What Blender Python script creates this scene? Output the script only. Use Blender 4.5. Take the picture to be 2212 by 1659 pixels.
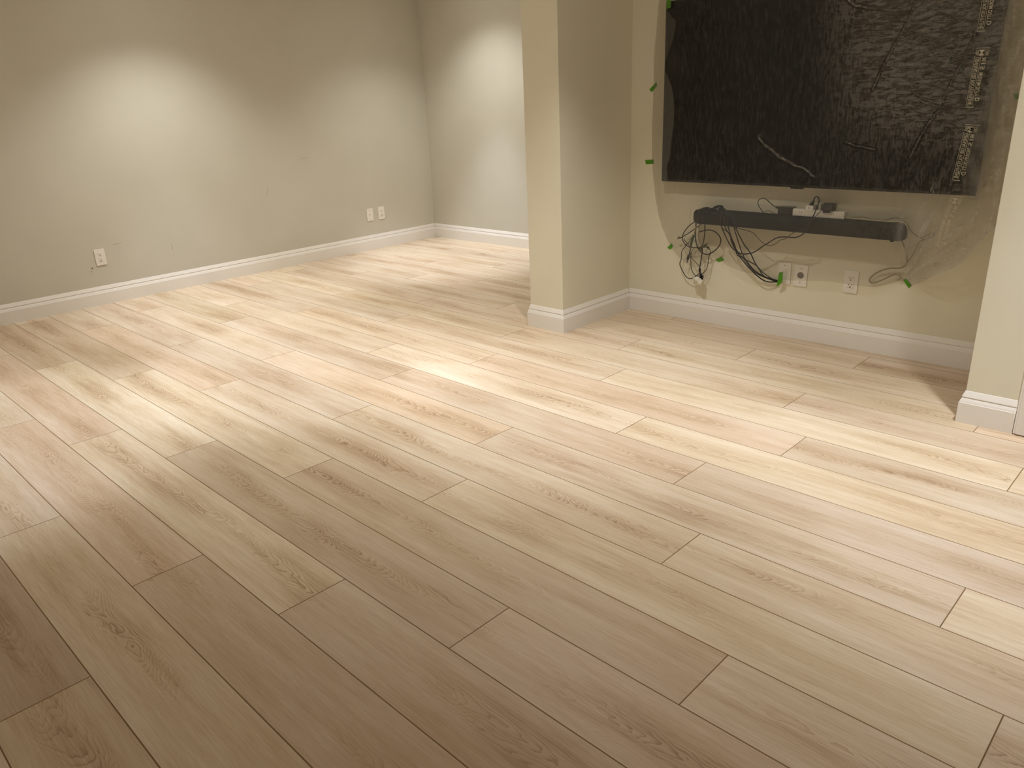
import bpy, bmesh, math, random
import numpy as np
from mathutils import Vector, Matrix, noise
from mathutils.geometry import delaunay_2d_cdt

for o in list(bpy.data.objects):
    bpy.data.objects.remove(o)
S = bpy.context.scene
COL = S.collection
random.seed(7)

# ------------------------------------------------------------------ camera
F_PX, CX, CY = 1654.73, 1106.0, 829.5
PITCH, ROLL, YAW, CAM_H = -0.360385, -0.0449389, -0.77338, 1.36175
_c, _s = math.cos(YAW), math.sin(YAW)
FWD = Vector((_s*math.cos(PITCH), _c*math.cos(PITCH), math.sin(PITCH)))
_r = Vector((_c, -_s, 0)); _u = _r.cross(FWD)
RGT = math.cos(ROLL)*_r + math.sin(ROLL)*_u
UPV = -math.sin(ROLL)*_r + math.cos(ROLL)*_u
cd = bpy.data.cameras.new('camera'); cam = bpy.data.objects.new('camera', cd); COL.objects.link(cam)
cd.sensor_width = 36; cd.lens = F_PX/2212*36; cd.clip_start = .02; cd.clip_end = 60
M = Matrix((RGT, UPV, -FWD)).transposed().to_4x4(); M.translation = (0, 0, CAM_H)
cam.matrix_world = M
S.camera = cam

# ------------------------------------------------------------------ world, exposure, lamps of the room
w = bpy.data.worlds.new('world'); S.world = w; w.use_nodes = True
w.node_tree.nodes['Background'].inputs[0].default_value = (1, .88, .68, 1)
w.node_tree.nodes['Background'].inputs[1].default_value = .22
S.view_settings.view_transform = 'Standard'; S.view_settings.look = 'None'
S.view_settings.gamma = 1; S.view_settings.use_curve_mapping = False
S.view_settings.exposure = .97

CEIL = 2.44
COOL, WARM = (.925, 1.0, 1.14), (.99, .99, .95)      # centre of the beam / rim of the reflector
# x, y, power of the narrow beam, power of the spill
LAMPS = [(-5.42, 2.58, 40, 56, 112), (-5.20, 4.66, 74, 40, 118), (-3.70, 2.18, 46, 32, 98), (-2.15, 2.72, 42, 62, 98), (-.28, 2.80, 46, 48, 90),
         (-3.85, .60, 46, 14, 94), (-5.42, .60, 6, 8, 110)]
def spot(name, x, y, power, size, blend, col, rad=.045):
    l = bpy.data.lights.new(name, 'SPOT'); l.energy = power; l.spot_size = math.radians(size); l.spot_blend = blend
    l.shadow_soft_size = rad; l.color = col
    o = bpy.data.objects.new(name, l); COL.objects.link(o); o.location = (x, y, CEIL-.035)
    return o
for x, y, a, b, sz in LAMPS:
    spot('lamp_beam', x, y, a, 56, .7, COOL)
    spot('lamp_spill', x, y, b, sz, 1., WARM)

# ------------------------------------------------------------------ helpers
def tag(o, label=None, cat=None, group=None, kind=None):
    if label: o['label'] = label
    if cat: o['category'] = cat
    if group: o['group'] = group
    if kind: o['kind'] = kind
    return o
def link(name, me, mat=None, parent=None, smooth=False):
    o = bpy.data.objects.new(name, me); COL.objects.link(o)
    if mat:
        for m in (mat if isinstance(mat, (list, tuple)) else [mat]): me.materials.append(m)
    if parent: o.parent = parent; o.matrix_parent_inverse = Matrix.Translation(-parent.location) if parent.type == 'EMPTY' or parent.location.length else Matrix()
    if smooth:
        for p in me.polygons: p.use_smooth = True
    return o
def from_bm(name, bm, mat=None, parent=None, smooth=False):
    bmesh.ops.recalc_face_normals(bm, faces=bm.faces[:])
    me = bpy.data.meshes.new(name); bm.to_mesh(me); bm.free()
    return link(name, me, mat, parent, smooth)
def empty(name, loc):
    o = bpy.data.objects.new(name, None); COL.objects.link(o); o.location = loc; o.empty_display_size = .05
    return o
def bx(bm, x0, x1, y0, y1, z0, z1, bev=0, seg=1):
    r = bmesh.ops.create_cube(bm, size=1)
    for v in r['verts']:
        v.co = Vector(((x0+x1)/2+v.co.x*(x1-x0), (y0+y1)/2+v.co.y*(y1-y0), (z0+z1)/2+v.co.z*(z1-z0)))
    if bev:
        es = list({e for v in r['verts'] for e in v.link_edges})
        bmesh.ops.bevel(bm, geom=es, offset=bev, segments=seg, affect='EDGES', profile=.5)
    return r['verts']
def box(name, x0, x1, y0, y1, z0, z1, mat, parent=None, bev=0, seg=1):
    bm = bmesh.new(); bx(bm, x0, x1, y0, y1, z0, z1, bev, seg)
    return from_bm(name, bm, mat, parent)
def cyl(bm, p, q, r, n=16, r2=None):
    p, q = Vector(p), Vector(q); d = q-p
    m = Matrix.Translation((p+q)/2) @ d.to_track_quat('Z', 'Y').to_matrix().to_4x4()
    bmesh.ops.create_cone(bm, cap_ends=True, segments=n, radius1=r, radius2=r if r2 is None else r2, depth=d.length, matrix=m)
def smooth_path(pts, n=6):
    P = [Vector(p) for p in pts]; out = []
    for i in range(len(P)-1):
        a = P[max(i-1, 0)]; b = P[i]; c = P[i+1]; d = P[min(i+2, len(P)-1)]
        for k in range(n):
            t = k/n
            out.append(.5*((2*b)+(c-a)*t+(2*a-5*b+4*c-d)*t*t+(3*b-a-3*c+d)*t**3))
    out.append(P[-1]); return out
def tube_bm(bm, pts, r, n=8, sub=6):
    P = smooth_path(pts, sub); rings = []
    up = Vector((0, 1, 0))
    for i, p in enumerate(P):
        t = (P[min(i+1, len(P)-1)]-P[max(i-1, 0)])
        if t.length < 1e-7: t = Vector((0, 0, 1))
        t.normalize(); a = t.cross(up)
        if a.length < 1e-4: a = t.cross(Vector((1, 0, 0)))
        a.normalize(); b = t.cross(a).normalized(); up = b if i else up
        if i and a.dot(pa) < 0: a = -a; b = -b
        pa = a
        rings.append([bm.verts.new(p+r*(math.cos(2*math.pi*k/n)*a+math.sin(2*math.pi*k/n)*b)) for k in range(n)])
    for A, B in zip(rings, rings[1:]):
        for k in range(n): bm.faces.new((A[k], A[(k+1) % n], B[(k+1) % n], B[k]))
    bm.faces.new(rings[0]); bm.faces.new(rings[-1])
def tube(name, pts, r, mat, parent=None, n=8, sub=6):
    bm = bmesh.new(); tube_bm(bm, pts, r, n, sub)
    return from_bm(name, bm, mat, parent, True)

# ------------------------------------------------------------------ materials
def nodes(name):
    m = bpy.data.materials.new(name); m.use_nodes = True; nt = m.node_tree
    return m, nt, nt.nodes['Principled BSDF']
def N(nt, typ, **k):
    n = nt.nodes.new(typ)
    for a, v in k.items():
        if a.startswith('i_'):
            n.inputs[a[2:].replace('_', ' ')].default_value = v
        else: setattr(n, a, v)
    return n
def L(nt, a, b): nt.links.new(a, b)
def srgb(r, g, b):
    f = lambda c: c/12.92 if c <= .04045 else ((c+.055)/1.055)**2.4
    return (f(r/255), f(g/255), f(b/255), 1)
def mathn(nt, op, a, b=None, c=None):
    n = nt.nodes.new('ShaderNodeMath'); n.operation = op
    for i, v in enumerate((a, b, c)):
        if v is None: continue
        if hasattr(v, 'default_value') or hasattr(v, 'is_linked'): nt.links.new(v, n.inputs[i])
        else: n.inputs[i].default_value = v
    return n.outputs[0]
def flat(name, col, rough=.5, spec=.5, metal=0., nscale=0, nstr=0, var=0):
    m, nt, b = nodes(name)
    b.inputs['Base Color'].default_value = srgb(*col); b.inputs['Roughness'].default_value = rough
    b.inputs['Specular IOR Level'].default_value = spec; b.inputs['Metallic'].default_value = metal
    if nscale or var:
        tc = N(nt, 'ShaderNodeTexCoord'); nz = N(nt, 'ShaderNodeTexNoise', i_Scale=nscale or 20., i_Detail=4.)
        L(nt, tc.outputs['Object'], nz.inputs['Vector'])
        if nstr:
            bp = N(nt, 'ShaderNodeBump', i_Strength=nstr, i_Distance=.002); L(nt, nz.outputs['Fac'], bp.inputs['Height'])
            L(nt, bp.outputs[0], b.inputs['Normal'])
        if var:
            mx = N(nt, 'ShaderNodeMix', data_type='RGBA'); mx.inputs[6].default_value = srgb(*[c*(1-var) for c in col]); mx.inputs[7].default_value = srgb(*[min(255, c*(1+var)) for c in col])
            L(nt, nz.outputs['Fac'], mx.inputs[0]); L(nt, mx.outputs[2], b.inputs['Base Color'])
    return m
def paint(name, col, scuffs=()):
    """matt roller-painted wall with faint mottling"""
    m, nt, b = nodes(name)
    tc = N(nt, 'ShaderNodeTexCoord')
    n1 = N(nt, 'ShaderNodeTexNoise', i_Scale=3.0, i_Detail=3.); n2 = N(nt, 'ShaderNodeTexNoise', i_Scale=260., i_Detail=2.)
    L(nt, tc.outputs['Object'], n1.inputs['Vector']); L(nt, tc.outputs['Object'], n2.inputs['Vector'])
    mx = N(nt, 'ShaderNodeMix', data_type='RGBA')
    mx.inputs[6].default_value = srgb(*[c*.975 for c in col]); mx.inputs[7].default_value = srgb(*[c*1.02 for c in col])
    L(nt, n1.outputs['Fac'], mx.inputs[0]); L(nt, mx.outputs[2], b.inputs['Base Color'])
    bp = N(nt, 'ShaderNodeBump', i_Strength=.12, i_Distance=.001); L(nt, n2.outputs['Fac'], bp.inputs['Height']); L(nt, bp.outputs[0], b.inputs['Normal'])
    b.inputs['Roughness'].default_value = .62; b.inputs['Specular IOR Level'].default_value = .3
    return m
M_WALL = paint('wall_paint', (203, 199, 185))
M_WALL_LIFT = paint('wall_paint_lifted', (226, 220, 199))  # lighter colour stands in for missing light on pillars and niche
M_CEIL = paint('ceiling_paint', (232, 228, 218))
M_TRIM = flat('white_trim_paint', (236, 231, 224), .38, .5, var=.012, nscale=6)
M_PLATE = flat('white_plastic', (234, 229, 220), .35, .5)
M_HOLE = flat('dark_slot', (26, 22, 18), .8, .1)
M_SUB = flat('seam_dark', (140, 114, 82), .9, .05)
M_SEAM = flat('plank_microbevel', (160, 134, 102), .85, .08)
M_BLACK = flat('black_plastic', (24, 25, 25), .38, .5)
M_CORD = flat('black_rubber_cord', (20, 20, 21), .45, .5)
M_GREYC = flat('grey_cord', (150, 140, 112), .5, .4)
M_WHITEC = flat('white_cord', (200, 192, 170), .45, .4)
M_WHITE = flat('white_adapter', (228, 224, 216), .35, .5)
M_FABRIC = flat('soundbar_cloth', (30, 33, 32), .85, .3, nscale=900, nstr=.5, var=.15)
M_METAL = flat('prong_metal', (190, 175, 140), .3, .5, 1.)
M_TAPE = flat('green_masking_tape', (82, 146, 32), .7, .25, nscale=300, nstr=.3, var=.06)
M_GREEN = flat('green_plug', (60, 88, 48), .5, .4)
M_INK = flat('pale_print', (205, 198, 180), .6, .2)
M_PORT = flat('grey_port', (120, 112, 104), .8, .2, nscale=700, nstr=.6, var=.25)
M_OLIVE = flat('olive_tie', (84, 78, 48), .8, .2)
M_DOOR = flat('door_paint', (228, 222, 212), .4, .5)

def wood():
    m, nt, b = nodes('oak_vinyl_plank')
    tc = N(nt, 'ShaderNodeTexCoord'); oi = N(nt, 'ShaderNodeObjectInfo')
    sp = N(nt, 'ShaderNodeSeparateXYZ'); L(nt, tc.outputs['Object'], sp.inputs[0])
    rnd = oi.outputs['Random']
    off = mathn(nt, 'MULTIPLY', rnd, 91.0); off2 = mathn(nt, 'MULTIPLY', rnd, 37.7)
    X = mathn(nt, 'ADD', sp.outputs[0], off); Y = sp.outputs[1]
    def vec(sx, sy, oz):
        c = N(nt, 'ShaderNodeCombineXYZ'); L(nt, mathn(nt, 'MULTIPLY', X, sx), c.inputs[0]); L(nt, mathn(nt, 'MULTIPLY', Y, sy), c.inputs[1])
        L(nt, mathn(nt, 'ADD', off2, oz), c.inputs[2]); return c.outputs[0]
    def noi(v, sc, det, rough=.5, dist=0.):
        n = N(nt, 'ShaderNodeTexNoise', i_Scale=sc, i_Detail=det, i_Roughness=rough, i_Distortion=dist); L(nt, v, n.inputs['Vector']); return n.outputs['Fac']
    # heartwood line wanders along the plank
    wan = mathn(nt, 'MULTIPLY', mathn(nt, 'SUBTRACT', noi(vec(.9, 0, 3.), 1., 2.), .5), .16)
    yc = mathn(nt, 'SUBTRACT', Y, mathn(nt, 'ADD', .114, wan))
    ay = mathn(nt, 'ABSOLUTE', yc)
    # rings as contour lines of a height field: steep sides, slow centre -> cathedral grain
    lf = noi(vec(2.0, 7.0, 5.), 1., 3., .55, .35)
    hf = noi(vec(6.0, 30., 8.), 1., 3., .6, .3)
    field = mathn(nt, 'ADD', mathn(nt, 'MULTIPLY', mathn(nt, 'POWER', ay, 1.8), 820.0), mathn(nt, 'MULTIPLY', lf, 13.0))
    field = mathn(nt, 'ADD', field, mathn(nt, 'MULTIPLY', hf, 1.6))
    field = mathn(nt, 'ADD', field, mathn(nt, 'MULTIPLY', X, 11.))
    fr = mathn(nt, 'FRACT', mathn(nt, 'MULTIPLY', field, 1.55))
    ring = mathn(nt, 'POWER', fr, 3.0)                       # late-wood edge of every ring
    centre = mathn(nt, 'SUBTRACT', 1.0, mathn(nt, 'SMOOTH_MIN', mathn(nt, 'MULTIPLY', ay, 12.), 1.0, .4))
    patch = noi(vec(1.5, 6., 21.), 1., 2., .5)
    pr = N(nt, 'ShaderNodeMapRange', i_From_Min=.40, i_From_Max=.66); L(nt, patch, pr.inputs[0])
    ringamt = mathn(nt, 'MULTIPLY', ring, mathn(nt, 'ADD', mathn(nt, 'MULTIPLY', mathn(nt, 'MULTIPLY', centre, pr.outputs[0]), .80), .10))
    # fine fibre
    fib = noi(vec(9., 210., 2.), 1., 3., .65)
    fib2 = noi(vec(2.2, 38., 11.), 1., 3., .6, .2)
    pore = N(nt, 'ShaderNodeMapRange', i_From_Min=.60, i_From_Max=.72); L(nt, noi(vec(16., 330., 44.), 1., 2., .6), pore.inputs[0])
    # broad tone drift
    tone = noi(vec(1.1, 5.5, 31.), 1., 3., .55)
    # small knots
    vo = N(nt, 'ShaderNodeTexVoronoi', i_Scale=1.); L(nt, vec(1.6, 5.0, 0.), vo.inputs['Vector']); vo.inputs['Randomness'].default_value = 1.
    kn = N(nt, 'ShaderNodeMapRange', i_From_Min=.03, i_From_Max=.085, i_To_Min=1., i_To_Max=0.); L(nt, vo.outputs['Distance'], kn.inputs[0])
    kr = N(nt, 'ShaderNodeSeparateColor'); L(nt, vo.outputs['Color'], kr.inputs[0])
    knot = mathn(nt, 'MULTIPLY', kn.outputs[0], mathn(nt, 'GREATER_THAN', kr.outputs[0], .82))
    dark = mathn(nt, 'ADD', mathn(nt, 'MULTIPLY', ringamt, .62), mathn(nt, 'MULTIPLY', mathn(nt, 'SUBTRACT', fib, .5), .55))
    dark = mathn(nt, 'ADD', dark, mathn(nt, 'MULTIPLY', mathn(nt, 'SUBTRACT', fib2, .5), .5))
    dark = mathn(nt, 'ADD', dark, mathn(nt, 'MULTIPLY', mathn(nt, 'SUBTRACT', tone, .45), .62))
    dark = mathn(nt, 'ADD', dark, mathn(nt, 'MULTIPLY', knot, .42))
    dark = mathn(nt, 'ADD', dark, mathn(nt, 'MULTIPLY', pore.outputs[0], .13))
    band = N(nt, 'ShaderNodeMapRange', interpolation_type='SMOOTHSTEP', i_From_Min=.015, i_From_Max=.10, i_To_Min=1., i_To_Max=0.); L(nt, ay, band.inputs[0])
    dark = mathn(nt, 'ADD', dark, mathn(nt, 'MULTIPLY', mathn(nt, 'SUBTRACT', mathn(nt, 'MULTIPLY', band.outputs[0], mathn(nt, 'ADD', pr.outputs[0], .25)), .35), .15))
    dark = mathn(nt, 'ADD', dark, .25)
    cr = N(nt, 'ShaderNodeValToRGB'); L(nt, dark, cr.inputs[0])
    e = cr.color_ramp.elements
    e[0].position = 0.; e[0].color = srgb(230, 216, 196); e[1].position = 1.; e[1].color = srgb(140, 110, 86)
    x1 = e.new(.35); x1.color = srgb(211, 189, 161); x2 = e.new(.65); x2.color = srgb(182, 154, 122)
    mul = N(nt, 'ShaderNodeMix', data_type='RGBA', blend_type='MULTIPLY'); mul.inputs[0].default_value = 1.
    L(nt, cr.outputs[0], mul.inputs[6]); L(nt, oi.outputs['Color'], mul.inputs[7]); L(nt, mul.outputs[2], b.inputs['Base Color'])
    bp = N(nt, 'ShaderNodeBump', i_Strength=.22, i_Distance=.0006); bp.invert = True
    L(nt, mathn(nt, 'ADD', ringamt, mathn(nt, 'MULTIPLY', fib, .7)), bp.inputs['Height']); L(nt, bp.outputs[0], b.inputs['Normal'])
    b.inputs['Roughness'].default_value = .46; b.inputs['Specular IOR Level'].default_value = .42
    return m
M_WOOD = wood()

def film_mat(name, base, gloss=.10, print_tint=(.87, .855, .82)):
    """thin clear polythene: mostly see-through, a milky veil where it is crumpled, with painted glint specks, crinkled sheen"""
    m, nt, b = nodes(name); nt.nodes.remove(b); out = nt.nodes['Material Output']
    tc = N(nt, 'ShaderNodeTexCoord'); at = N(nt, 'ShaderNodeAttribute', attribute_name='haze'); st = N(nt, 'ShaderNodeAttribute', attribute_name='crease')
    def stretched(rot, sc, scale, det, dist=.4):
        mp = N(nt, 'ShaderNodeMapping'); mp.inputs['Rotation'].default_value = (0, rot, 0); mp.inputs['Scale'].default_value = sc
        L(nt, tc.outputs['Object'], mp.inputs[0]); n = N(nt, 'ShaderNodeTexNoise', i_Scale=scale, i_Detail=det, i_Roughness=.62, i_Distortion=dist)
        L(nt, mp.outputs[0], n.inputs['Vector']); return n.outputs['Fac']
    a = stretched(.02, (1., 1., .22), 110., 5.)             # fine upright crinkle
    c = stretched(.45, (.30, 1., 1.25), 48., 5., .9)             # slanted crinkle
    f = stretched(0, (1., 1., 1.), 120., 4.)
    mx = N(nt, 'ShaderNodeMix', data_type='FLOAT'); L(nt, st.outputs['Fac'], mx.inputs[0]); L(nt, a, mx.inputs[2]); L(nt, c, mx.inputs[3])
    hgt = mathn(nt, 'ADD', mathn(nt, 'MULTIPLY', mx.outputs[0], mathn(nt, 'ADD', mathn(nt, 'MULTIPLY', st.outputs['Fac'], 1.9), .55)), mathn(nt, 'MULTIPLY', f, .35))
    hgt = mathn(nt, 'ADD', hgt, mathn(nt, 'MULTIPLY', mathn(nt, 'ABSOLUTE', mathn(nt, 'SUBTRACT', mx.outputs[0], .5)), -1.6))
    bp = N(nt, 'ShaderNodeBump', i_Strength=1., i_Distance=.018); L(nt, hgt, bp.inputs['Height'])
    tr = N(nt, 'ShaderNodeBsdfTransparent'); tr.inputs[0].default_value = (*print_tint, 1)
    df = N(nt, 'ShaderNodeBsdfDiffuse'); df.inputs[0].default_value = (.58, .57, .54, 1)
    tl = N(nt, 'ShaderNodeBsdfTranslucent'); tl.inputs[0].default_value = (.58, .57, .54, 1)
    veil = N(nt, 'ShaderNodeMixShader'); veil.inputs[0].default_value = .35; L(nt, df.outputs[0], veil.inputs[1]); L(nt, tl.outputs[0], veil.inputs[2])
    fine = N(nt, 'ShaderNodeMapRange', i_From_Min=.50, i_From_Max=.72, i_To_Min=.30, i_To_Max=6.0); L(nt, mx.outputs[0], fine.inputs[0])  # pale specks in the veil stand in for glints off the crinkles
    spk = N(nt, 'ShaderNodeAttribute', attribute_name='glint_speck')
    soft = N(nt, 'ShaderNodeMapRange', i_From_Min=.35, i_From_Max=.70, i_To_Min=.75, i_To_Max=1.35); L(nt, mx.outputs[0], soft.inputs[0])
    fm = N(nt, 'ShaderNodeMix', data_type='FLOAT'); L(nt, spk.outputs['Fac'], fm.inputs[0]); L(nt, soft.outputs[0], fm.inputs[2]); L(nt, fine.outputs[0], fm.inputs[3])
    k = mathn(nt, 'MINIMUM', mathn(nt, 'MULTIPLY', mathn(nt, 'ADD', at.outputs['Fac'], base), fm.outputs[0]), .8)
    s1 = N(nt, 'ShaderNodeMixShader'); L(nt, k, s1.inputs[0]); L(nt, tr.outputs[0], s1.inputs[1]); L(nt, veil.outputs[0], s1.inputs[2])
    gl = N(nt, 'ShaderNodeBsdfGlossy'); gl.inputs['Roughness'].default_value = .085; gl.inputs[0].default_value = (1, 1, 1, 1); L(nt, bp.outputs[0], gl.inputs['Normal'])
    s2 = N(nt, 'ShaderNodeMixShader'); L(nt, mathn(nt, 'MULTIPLY', mathn(nt, 'ADD', mathn(nt, 'MULTIPLY', st.outputs['Fac'], .9), .10), gloss), s2.inputs[0])
    L(nt, s1.outputs[0], s2.inputs[1]); L(nt, gl.outputs[0], s2.inputs[2]); L(nt, s2.outputs[0], out.inputs[0])
    return m
M_FILM = film_mat('clear_polythene', .0, .19)
M_FOLD = film_mat('clear_polythene_fold', .0, .07)

# ------------------------------------------------------------------ room shell
XL, YB, YN, YC = -6.215, 5.315, 4.105, 3.422      # left wall, back wall, niche wall, front of the pillars
PX0, PX1 = -3.146, -2.885                         # pillar beside the niche
QX0 = -.704                                       # right pillar, left face
XE, YS = 2.6, -3.4
def wall(name, *b, mat=M_WALL, bev=0):
    o = box(name, *b, mat, bev=bev, seg=2); o['kind'] = 'structure'; return o
wall('wall_left', XL-.12, XL, YS-.12, YB+.12, 0, CEIL)
wall('wall_back', XL, PX0, YB, YB+.12, 0, CEIL)
wall('wall_center', PX0, PX1, YC, YB+.12, 0, CEIL, mat=M_WALL_LIFT, bev=.0025)
wall('wall_niche', PX1, QX0, YN, YN+.12, 0, CEIL, mat=M_WALL_LIFT)
bm = bmesh.new()
DX0, DX1 = -.44, .40                              # door opening right of the frame
bx(bm, QX0, DX0, YC-.011, YN+.12, 0, CEIL, .0025, 2); bx(bm, DX0, DX1, YC-.011, YC+.12, 2.06, CEIL); bx(bm, DX1, XE, YC-.011, YC+.12, 0, CEIL)
tag(from_bm('wall_right', bm, M_WALL_LIFT), kind='structure')
wall('ceiling', XL-.12, XE+.12, YS-.12, YB+.12, CEIL, CEIL+.1, mat=M_CEIL)
YR = YC-.011

wall('wall_east', XE, XE+.12, YS-.12, YC+.12, 0, CEIL)
# floor: underlay slab and planks laid one by one
fl = box('floor', XL-.1, XE+.1, YS-.1, YB+.1, -.06, -.004, M_SUB); fl['kind'] = 'structure'
PW, PL, V0, SK = .2286, 1.79, .114705, -.0113065
JO = {0: -1.932, 1: -2.916, 2: -2.259, 3: -1.786, 4: -1.308, 5: -.748, 6: -1.975, 7: -1.104, 8: -.387, 9: -1.356, 10: -1.789, 11: -1.164,
      12: -.445, 13: -1.375, 14: -.672, 15: -1.861, 16: -1.338, 17: -4.353, 18: -5.264, 19: -4.637, 20: -5.6, 21: -5.058, 22: -4.4}
LIGHTT, MED, BRN, DRK, PNK, GRY = (1.06, 1.06, 1.03), (.98, .97, .95), (.90, .87, .83), (.76, .70, .66), (1.0, .95, .93), (.96, .95, .96)
TINT = {(0, -1): DRK, (0, 0): (.93, .92, .86), (1, -1): MED, (1, 0): (1.0, 1.0, .96), (2, -1): PNK, (2, 0): BRN, (3, -1): LIGHTT, (3, 0): BRN, (3, -2): PNK, (4, -3): BRN,
        (4, -2): (1.04, 1.05, 1.02), (4, -1): (.88, .85, .82), (4, 0): (.94, .91, .88), (5, -3): BRN, (5, -2): (1.03, 1.04, 1.01), (5, -1): (.9, .87, .83), (5, 0): MED,
        (6, -2): PNK, (6, -1): MED, (6, 0): (1.01, 1.01, .97), (7, -2): GRY, (7, -1): MED, (7, 0): (.97, .95, .92), (8, -2): (1.04, 1., .97), (8, -1): GRY, (8, 0): (1.05, 1.06, 1.04),
        (9, -2): GRY, (9, -1): (.94, .91, .9), (10, -2): MED, (10, -1): (1.09, 1.10, 1.11), (10, 0): (1.04, 1.03, .99), (11, -1): PNK, (12, -1): LIGHTT, (12, 0): (1.05, 1.04, 1.), (13, -1): MED}
TJ = {6: 1, 10: 1}
cs, sn = math.cos(SK), math.sin(SK)
def plank_mesh(ln):
    g, c, d, zb = .0003, .0015, .0007, -.004
    bm = bmesh.new()
    def ring(i, z): return [bm.verts.new(v) for v in ((i, i, z), (ln-i, i, z), (ln-i, PW-i, z), (i, PW-i, z))]
    a, b_, t = ring(g, zb), ring(g, -d), ring(g+c, 0.)
    for A, B, mi in ((a, b_, 1), (b_, t, 1)):
        for k in range(4):
            f = bm.faces.new((A[k], A[(k+1) % 4], B[(k+1) % 4], B[k])); f.material_index = mi
    bm.faces.new(t)
    me = bpy.data.meshes.new('plank'); bm.to_mesh(me); bm.free(); me.materials.append(M_WOOD); me.materials.append(M_SEAM)
    return me
full = plank_mesh(PL)
rp = random.Random(3)
for k in range(-11, 24):
    j = JO.get(k, rp.uniform(-1.8, 0))
    base = {3: 0, 4: 0}.get(k, 0)
    n0 = math.floor((-6.40-j)/PL)
    for i in range(n0, 6):
        u0, u1 = j+i*PL, j+(i+1)*PL
        lo, hi = XL-.005, XE+.02
        vmid = V0+k*PW
        # clip to the room along the row
        lo_u = cs*lo+sn*vmid; hi_u = cs*hi+sn*vmid
        if vmid > 3.35+.05: hi_u = min(hi_u, .9)
        if u1 < lo_u+.02 or u0 > hi_u-.02: continue
        if vmid < -2.4 or vmid > YB+.05: continue
        a, b_ = max(u0, lo_u), min(u1, hi_u)
        me = full if (a == u0 and b_ == u1) else plank_mesh(b_-a)
        o = bpy.data.objects.new('plank', me); COL.objects.link(o); o.parent = fl
        v = V0+k*PW
        o.location = (cs*a-sn*v, sn*a+cs*v, 0); o.rotation_euler = (0, 0, SK)
        # index of the plank counted from the joint measured in the photograph
        key = (k, i)
        t = TINT.get(key)
        if t is None:
            q = rp.uniform(.91, 1.04); t = (q, q*rp.uniform(.975, 1.0), q*rp.uniform(.945, 1.0))
        o.color = (*t, 1)

# baseboards
PROF = [(0, 0), (.0165, 0), (.0165, .0875), (.0152, .0888), (.0150, .0900), (.0132, .0965), (.0105, .1030), (.0085, .1070), (.0068, .1078), (.0066, .1112), (.0094, .1122),
        (.0092, .1140), (.0074, .1195), (.0050, .1265), (.0028, .1325), (.0010, .1375), (0, .1385)]
def sweep(name, pts):
    """profile swept along plan polyline; the room is on the LEFT of the path direction"""
    P = [Vector((x, y)) for x, y in pts]; bm = bmesh.new(); rings = []
    for i, p in enumerate(P):
        d0 = (P[i]-P[i-1]).normalized() if i else None; d1 = (P[i+1]-P[i]).normalized() if i < len(P)-1 else None
        nrm = lambda d: Vector((-d.y, d.x))
        if d0 is None: n = nrm(d1)
        elif d1 is None: n = nrm(d0)
        else:
            n = (nrm(d0)+nrm(d1)); n = n/(n.length_squared/2) if n.length > 1e-6 else nrm(d0)
        rings.append([bm.verts.new((p.x+n.x*a, p.y+n.y*a, z)) for a, z in PROF])
    for A, B in zip(rings, rings[1:]):
        for k in range(len(PROF)-1): bm.faces.new((A[k], A[k+1], B[k+1], B[k]))
    bm.faces.new(rings[0]); bm.faces.new(rings[-1])
    o = from_bm(name, bm, M_TRIM); o['kind'] = 'structure'; return o
sweep('baseboard_left', [(XL, YB-.0155), (XL, YS)])
sweep('baseboard_back', [(PX0-.016, YB), (XL, YB)])
sweep('baseboard_center', [(PX1, YN-.0155), (PX1, YC), (PX0, YC), (PX0, YB)])
sweep('baseboard_niche', [(QX0-.016, YN), (PX1, YN)])
sweep('baseboard_right', [(DX0-.074, YR), (QX0, YR), (QX0, YN)])
# door casing at the right edge of the picture, and the door it frames
bm = bmesh.new()
for x0, x1 in ((DX0-.072, DX0), (DX1, DX1+.072)):
    bx(bm, x0, x1, YR-.019, YR, .003, 2.06, .003, 2); bx(bm, x0+.008, x1-.02, YR-.024, YR-.018, .004, 2.055, .002, 1)
bx(bm, DX0-.072, DX1+.072, YR-.019, YR, 2.06, 2.135, .003, 2)
tag(from_bm('trim_1', bm, M_TRIM), kind='structure')
d1 = box('door_1', DX0+.004, DX1-.004, YR+.02, YR+.06, .012, 2.052, M_DOOR, bev=.002); d1['kind'] = 'structure'
bm = bmesh.new(); cyl(bm, (DX1-.07, YR+.02, .95), (DX1-.07, YR-.03, .95), .012); cyl(bm, (DX1-.07, YR-.028, .95), (DX1-.07, YR-.06, .95), .028, 24)
from_bm('door_handle', bm, M_METAL, d1, True)

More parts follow.
